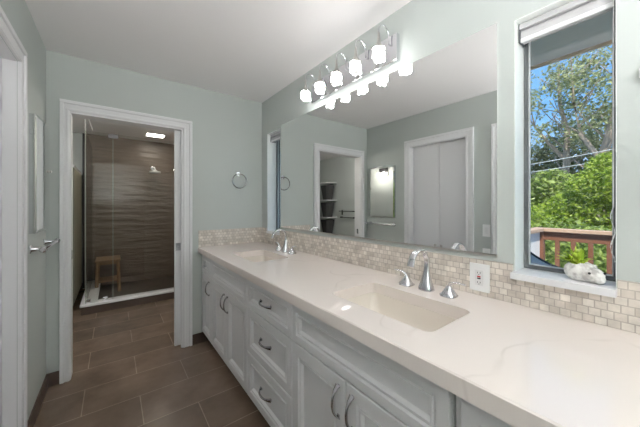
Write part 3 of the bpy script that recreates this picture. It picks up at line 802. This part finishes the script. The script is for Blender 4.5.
# towel bar below it
tb = thing('towel_bar', 'chrome towel bar on two flared posts below the mirror cabinet on the left wall', 'towel bar', (L, 2.475, 1.058))
obj('bar', add_tube(new_bm(), [(.062, -.255, 0), (.062, .255, 0)], 0.011, 12), M['chrome'], tb, True)
for s in (-1, 1):
    pb = new_bm(); add_box(pb, (.0003, s*.205-.022, -.022), (.008, s*.205+.022, .022), 0.002)
    add_sweep(pb, [(.007, s*.205, 0), (.03, s*.205, 0), (.055, s*.205, 0), (.072, s*.205, 0)], [.018, .011, .013, .015], [.018, .011, .013, .015], 12)
    obj('post', pb, M['chrome'], tb, True)
    obj('finial', add_lathe(new_bm(), [(.010, -.014), (.017, -.007), (.017, .007), (.008, .016)], (.062, s*.257, 0), 'Y', 14), M['chrome'], tb, True)

# robe hook at the right edge
rh = thing('robe_hook', 'pale chrome robe hook at the right edge of the photo beside the window', 'hook', (W, 0.037, 1.725))
op = [(0.030*math.cos(PI/8+PI/4*i)/math.cos(PI/8), 0.030*math.sin(PI/8+PI/4*i)/math.cos(PI/8)) for i in range(8)]
obj('wall_plate', add_poly_prism(new_bm(), op, -.010, -.0004, 'YZ'), M['plate'], rh)
op2 = [(p*.78, q*.78) for p, q in op]
obj('boss', add_poly_prism(new_bm(), op2, -.016, -.009, 'YZ'), M['nickel'], rh)
obj('hook', add_tube(new_bm(), [(-.012, 0, -.005), (-.03, 0, -.02), (-.045, 0, -.035), (-.055, 0, -.03), (-.058, 0, -.01)], .006), M['chrome'], rh, True)

# roller blinds
def blind(y0, y1, label, cord):
    t = thing('roller_blind', label, 'blind', (W+.06, (y0+y1)/2, 1.99), 0, 'roller blinds'); hw = (y1-y0)/2-.006
    obj('valance', boxes([((-.030, -hw, .050), (.038, hw, .073))], 0.003), M['blind'], t)
    r = add_lathe(new_bm(), [(.027, -hw+.004), (.027, hw-.004)], (.004, 0, .028), 'Y', 24); obj('rolled_shade', r, M['blind'], t, True)
    obj('hem_bar', boxes([((-.026, -hw+.003, -.004), (-.016, hw-.003, .014))], 0.003), M['white'], t)
    obj('shade_flap', boxes([((-.0235, -hw+.004, .010), (-.0215, hw-.004, .030))], 0.0005), M['blind'], t)
    for s in (-1, 1): obj('end_bracket', boxes([((-.028, s*hw-.002, -.002), (.036, s*hw+.002, .074))], 0.001), M['frame'], t)
    if cord:
        pts = [(-.028, -hw+.003, .02-.1*i) for i in range(0, 8)]
        pts += [(-.028, -hw+.005+.005*math.sin(i*1.0), -.69-.016*i) for i in range(1, 12)]
        obj('cord', add_tube(new_bm(), pts, 0.0014, 6), M['plate'], t, True)
    return t
blind(*W0, 'white rolled up roller blind at the top of the window with trees outside', True)
blind(*W1, 'white rolled up roller blind at the top of the far corner window', False)

# planter on the sill
PX, PY = W+.036, 0.203
pl = thing('planter', 'white speckled stone planter shaped like a small animal on the window sill', 'planter', (PX, PY, WZ0), -0.25)
def speck():
    m = paint('white speckled stone', (226, 224, 220), 0.6, 0.06, 60)
    n, l, b = m.node_tree.nodes, m.node_tree.links, m.node_tree.nodes['Principled BSDF']
    no = n.new('ShaderNodeTexNoise'); no.inputs['Scale'].default_value = 45; no.inputs['Detail'].default_value = 5
    g = n.new('ShaderNodeNewGeometry'); l.new(g.outputs['Position'], no.inputs['Vector'])
    rp = n.new('ShaderNodeValToRGB'); rp.color_ramp.elements[0].position = .36; rp.color_ramp.elements[0].color = (*s2l((186, 182, 178)), 1)
    rp.color_ramp.elements[1].position = .56; rp.color_ramp.elements[1].color = (*s2l((236, 234, 230)), 1)
    l.new(no.outputs[0], rp.inputs[0]); l.new(rp.outputs[0], b.inputs['Base Color'])
    bp = n.new('ShaderNodeBump'); bp.inputs['Strength'].default_value = .5; bp.inputs['Distance'].default_value = .003
    l.new(no.outputs[0], bp.inputs['Height']); l.new(bp.outputs[0], b.inputs['Normal'])
    return m
M['speck'] = speck()
def ellipsoid(bm, c, r, u=20, v=14, flat=None):
    ret = bmesh.ops.create_uvsphere(bm, u_segments=u, v_segments=v, radius=1.0)
    for q in ret['verts']:
        q.co = Vector((c[0]+q.co.x*r[0], c[1]+q.co.y*r[1], c[2]+q.co.z*r[2]))
        if flat is not None and q.co.z < flat: q.co.z = flat
bm = new_bm(); ellipsoid(bm, (0, .004, .036), (.042, .054, .044), 24, 16, 0.0005)
for q in bm.verts:                        # hollow for the soil at the top
    d = math.hypot(q.co.x, q.co.y-.012)
    if q.co.z > .055 and d < .026: q.co.z = .058
obj('pot_body', bm, M['speck'], pl, True)
bm = new_bm(); ellipsoid(bm, (-.008, -.034, .031), (.036, .038, .0305), 18, 12, 0.0005); ellipsoid(bm, (-.014, -.058, .019), (.022, .019, .0185), 14, 10, 0.0005)
obj('head', bm, M['speck'], pl, True)
for s, (x, y, z) in ((1, (-.0415, -.040, .041)), (-1, (-.004, -.070, .043))):
    bm = new_bm(); ellipsoid(bm, (x, y, z), (.0045, .0045, .0045), 10, 8); obj('eye', bm, M['black'], pl, True)
for x, y in ((-.022, -.030), (.010, -.034)):
    bm = new_bm(); ellipsoid(bm, (x, y, .060), (.008, .010, .010), 10, 8); obj('ear', bm, M['speck'], pl, True)
sp = add_lathe(new_bm(), [(.001, .0555), (.024, .0575), (.022, .0605), (.001, .061)], (0, .012, 0), 'Z', 16); obj('soil', sp, M['bark'], pl)
M['succ'] = leafmat('lime plant leaves', [(130, 165, 40), (178, 204, 60), (214, 228, 96)])
pt = thing('potted_plant', 'small lime green spiky plant growing in the white planter on the sill', 'plant', (PX, PY, WZ0), -0.25)
g = random.Random(4); bm = new_bm()
for i in range(60):
    a = g.uniform(0, 2*PI); el = g.uniform(.25, 1.35); ln = g.uniform(.045, .085)
    b0 = Vector((g.uniform(-.012, .012), .014+g.uniform(-.012, .014), .0605))
    d = Vector((math.cos(a)*math.cos(el)*.6, math.sin(a)*math.cos(el)+.25, math.sin(el)*.8)).normalized()
    p1 = b0+d*ln*.5+Vector((0, 0, .006)); p2 = b0+d*ln+Vector((0, 0, -.004))
    p2.z = max(p2.z, .062)
    add_sweep(bm, [b0, b0.lerp(p1, .5)+Vector((0, 0, .002)), p1, p2], [.002, .0058, .006, .0005], [.001, .0012, .001, .0003], 6)
obj('leaves', bm, M['succ'], pt, True)

pl.scale = pt.scale = (.88, .88, .88)

# ================================================================= SHOWER ROOM
bm = boxes([((-.30, 4.29, 0), (FX1-.03, 4.43, 0.095)), ((-.30, 4.43, 0), (-.16, 5.62, 0.095))], 0.002)
struct('trim_11', bm, M['base'], label='dark brown tiled front of the shower curb')
struct('trim_12', boxes([((-.312, 4.278, 0.0955), (FX1-.031, 4.44, 0.120)), ((-.312, 4.4405, 0.0955), (-.150, 5.619, 0.120))], 0.003), M['white'], label='white stone cap on the shower curb')
struct('floor_shower', boxes([((-.159, 4.431, 0.0), (FX1-.031, 5.619, 0.02))]), M['showerfloor'], label='small dark mosaic tile on the shower floor')
GT = 2.22
def glasspanel(name, a, b, label): return tag(box(name, a, b, M['shower glass'], bevel=0.001), label, 'shower glass', 'shower glass panels')
gx = -.265
gp = glasspanel('glass_screen', (gx, 4.345, 0.1205), (0.004, 4.355, GT), 'fixed clear glass panel standing on the front of the shower curb')
gd = glasspanel('shower_door', (0.0075, 4.345, 0.128), (0.80, 4.355, GT), 'clear glass shower door right of the fixed panel')
gs = glasspanel('glass_screen', (gx, 4.358, 0.1205), (gx+.010, 5.618, GT), 'clear glass side panel running back along the left shower curb')
ge = boxes([((.0, 4.344, .1205), (.0045, 4.356, GT))]); obj('polished_edge', ge, paint('pale green glass edge', (150, 160, 150), .2, 0), gp)
ge = boxes([((gx-.001, 4.3445, .1205), (gx+.004, 4.3565, GT))]); obj('polished_edge', ge, paint('pale corner glass edge', (160, 166, 156), .2, 0), gs)
obj('hinge_clamp', boxes([((-.045, 4.338, 2.168), (0.055, 4.362, 2.218))], .003), M['clamp'], gd)
obj('hinge_clamp', boxes([((.735, 4.338, 2.10), (0.80, 4.362, 2.17))], .003), M['clamp'], gd)
obj('foot_clamp', boxes([((-.10, 4.338, .1205), (-.05, 4.362, .165))], .003), M['chrome'], gp)
obj('foot_clamp', boxes([((-.255, 4.338, .1205), (-.215, 4.362, .165))], .003), M['chrome'], gp)
# stay bracket from the glass corner to the ceiling
sb = tag(obj('ceiling_stay', add_poly_prism(add_poly_prism(new_bm(), [(gx-.006, GT+.0005), (gx+.006, GT+.0005), (gx+.006, H-.0005), (gx-.006, H-.0005)], 4.344, 4.356, 'XZ'),
     [(gx+.007, H-.0005), (gx+.014, H-.0005), (gx+.075, GT+.02), (gx+.065, GT+.012)], 4.346, 4.354, 'XZ'), M['nickel']), 'grey metal stay bracket between the shower glass corner and the ceiling', 'bracket')
sh = thing('wall_shower', 'round chrome shower head on the brown tile wall', 'shower head', (.56, 5.62, 1.97))
obj('escutcheon', add_lathe(new_bm(), [(.032, -.0005), (.030, -.008), (.014, -.014)], (0, 0, 0), 'Y', 20), M['chrome'], sh, True)
obj('shower_arm', add_tube(new_bm(), [(0, -.01, 0), (.005, -.06, .01), (.012, -.12, 0), (.02, -.15, -.03)], .014), M['bright'], sh, True)
obj('spray_face', add_lathe(new_bm(), [(.012, .04), (.03, .02), (.085, .004), (.088, -.016), (.08, -.022)], (.022, -.155, -.075), 'Z', 24), M['bright'], sh, True)
li = thing('shower_light', 'rectangular recessed light glowing in the shower ceiling', 'ceiling light', (.545, 5.06, H))
obj('light_trim', boxes([((-.135, -.115, -.008), (.135, -.098, -.0004)), ((-.135, .098, -.008), (.135, .115, -.0004)), ((-.135, -.098, -.008), (-.118, .098, -.0004)), ((.118, -.098, -.008), (.135, .098, -.0004))]), M['white'], li)
obj('diffuser', boxes([((-.118, -.098, -.006), (.118, .098, -.0005))]), M['showerlamp'], li)
# corner stool
st = thing('shower_stool', 'small teak stool with a lower shelf standing in the shower', 'stool', (-.055, 5.30, 0.02))
sl2 = new_bm()
for k in range(7): add_box(sl2, (-.15, -.215+.062*k, .460), (.15, -.215+.062*k+.056, .482), 0.003)
obj('seat', sl2, M['teak'], st)
for q in (-.195, .172): obj('apron', boxes([((-.125, q, .415), (.125, q+.023, .459))], .002), M['teak'], st)
for sx_ in (-1, 1):
    for sy_ in (-1, 1):
        lb = new_bm(); add_sweep(lb, [(sx_*.135, sy_*.205, 0), (sx_*.118, sy_*.188, .459)], [.022, .020], [.022, .020], 8, square=.9, side=(1, 0, 0)); obj('leg', lb, M['teak'], st)
ss = new_bm()
for k in range(6): add_box(ss, (-.118, -.168+.056*k, .150), (.118, -.168+.056*k+.05, .168), 0.002)
obj('shelf', ss, M['teak'], st)
# low grey cabinet left of the shower
lc = thing('linen_cabinet', 'grey green cabinet with a pale top edge left of the shower glass', 'cabinet', (-.58, 5.05, 0))
obj('body', boxes([((-.2, -.55, .08), (.195, .55, 1.78))], .003), paint('grey green cabinet', (196, 194, 176), .4, .03), lc)
obj('top', boxes([((-.205, -.56, 1.7805), (.2, .56, 1.815))], .003), M['white'], lc)
obj('plinth', boxes([((-.18, -.53, 0), (.17, .53, .0795))]), M['black'], lc)
obj('edge_strip', boxes([((.1955, -.556, .081), (.200, -.535, 1.78))]), M['dark'], lc)
# ladder shelf with dark baskets and a double towel bar, seen through the mirror
M['basket'] = paint('dark grey woven basket', (74, 74, 74), .8, .3, 120)
sm_ = None; bk = None
for i, z in enumerate((1.02, 1.42, 1.82)):
    if i == 0:
        sm_ = obj('wall_shelf', boxes([((0.0004, -.17, 0), (.29, .17, .022))], .002), M['white'])
        bm = new_bm(); add_sweep(bm, [(0, 0, .001), (0, 0, .335)], [.085, .132], [.11, .155], 16, side=(1, 0, 0), square=.8); bk = obj('basket', bm, M['basket'])
    o = sm_ if i == 0 else sm_.copy(); q = bk if i == 0 else bk.copy()
    if i: C.objects.link(o); C.objects.link(q)
    o.location = (FX0, 4.95, z); q.location = (FX0+.142, 4.95, z+.0225-.4)
    tag(o, '%s white shelf on the shower room wall, seen in the mirror through the doorway' % ('lowest', 'middle', 'top')[i], 'shelf', 'white wall shelves')
    tag(q, 'dark tapered basket below the %s white shelf seen in the mirror' % ('lowest', 'middle', 'top')[i], 'basket', 'dark baskets on the wall shelves')
o = sm_.copy(); C.objects.link(o); o.location = (FX0, 4.95, .62); tag(o, 'white shelf on the shower room wall under the lowest dark basket', 'shelf', 'white wall shelves')
db = thing('double_towel_bar', 'double rail towel bar on the shower room wall, seen in the mirror', 'towel bar', (FX0, 4.38, 1.16))
for s in (-1, 1):
    obj('post', boxes([((.0003, s*.21-.016, -.06), (.012, s*.21+.016, .05)), ((.011, s*.21-.008, .015), (.10, s*.21+.008, .033)), ((.0003, s*.21-.012, -.13), (.06, s*.21+.012, -.10))], .002), M['dark'], db)
obj('bar', add_tube(new_bm(), [(.09, -.23, .024), (.09, .23, .024)], .008), M['dark'], db, True)
obj('bar', add_tube(new_bm(), [(.05, -.23, -.115), (.05, .23, -.115)], .008), M['dark'], db, True)

# ================================================================= ADDED UNSEEN LAMPS behind the camera and in the shower room, and the wall sconce
def fill_dome(x, y, label, r=0.12, mat='showerfill'):
    t = thing('added_fill_dome', label, 'ceiling light', (x, y, H))
    obj('base', add_lathe(new_bm(), [(r*1.06, -.0004), (r*1.06, -.022), (r*.98, -.026)], (0, 0, 0), 'Z', 32), M['nickel'], t, True)
    obj('diffuser', add_lathe(new_bm(), [(r*.97, -.0262), (r*.93, -.05), (r*.7, -.085), (r*.3, -.103), (.004, -.106)], (0, 0, 0), 'Z', 32), M[mat], t, True)
def fill_uplight(x, y, z, r, label):
    t = thing('added_uplight', label, 'floor lamp', (x, y, 0))
    obj('base', add_lathe(new_bm(), [(.14, .0004), (.14, .012), (.05, .022), (.012, .03)], (0, 0, 0), 'Z', 32), M['nickel'], t, True)
    obj('pole', add_tube(new_bm(), [(0, 0, .029), (0, 0, z-.088)], .011), M['nickel'], t, True)
    obj('bowl', add_lathe(new_bm(), [(.01, -.09), (r*.5, -.075), (r*.85, -.04), (r, 0), (r-.006, 0), (r*.82, -.03), (.01, -.03)], (0, 0, z), 'Z', 32), M['plate'], t, True)
    obj('lamp_disc', add_lathe(new_bm(), [(.012, -.0295), (r*.80, -.0285), (r*.79, -.02), (.012, -.02)], (0, 0, z), 'Z', 32), M['roomfill'], t, True)
fill_uplight(-0.08, -0.95, 1.34, 0.20, 'added white bowl fill lamp, out of view, throwing its light at the ceiling at the entry end')  # added out of view to brighten the whole room
sc = thing('wall_sconce', 'black two bulb wall sconce in the shower room, seen in the small mirrored cabinet', 'wall light', (FX1, 3.49, 1.97))
obj('back_plate', boxes([((-.020, -.11, -.075), (-.0004, .11, .075))], .004), M['black'], sc)
for q in (-.06, .06):
    obj('arm', add_tube(new_bm(), [(-.019, q, .01), (-.07, q, .01), (-.08, q, -.01)], .008), M['black'], sc, True)
    bm = new_bm(); ellipsoid(bm, (-.08, q, -.045), (.036, .036, .036), 20, 14); obj('bulb', bm, M['sconce'], sc, True)
fill_dome(-0.75, 3.55, 'added round fill lamp, out of view, on the ceiling just inside the shower room')  # extra lamp added out of view, lights the shower room
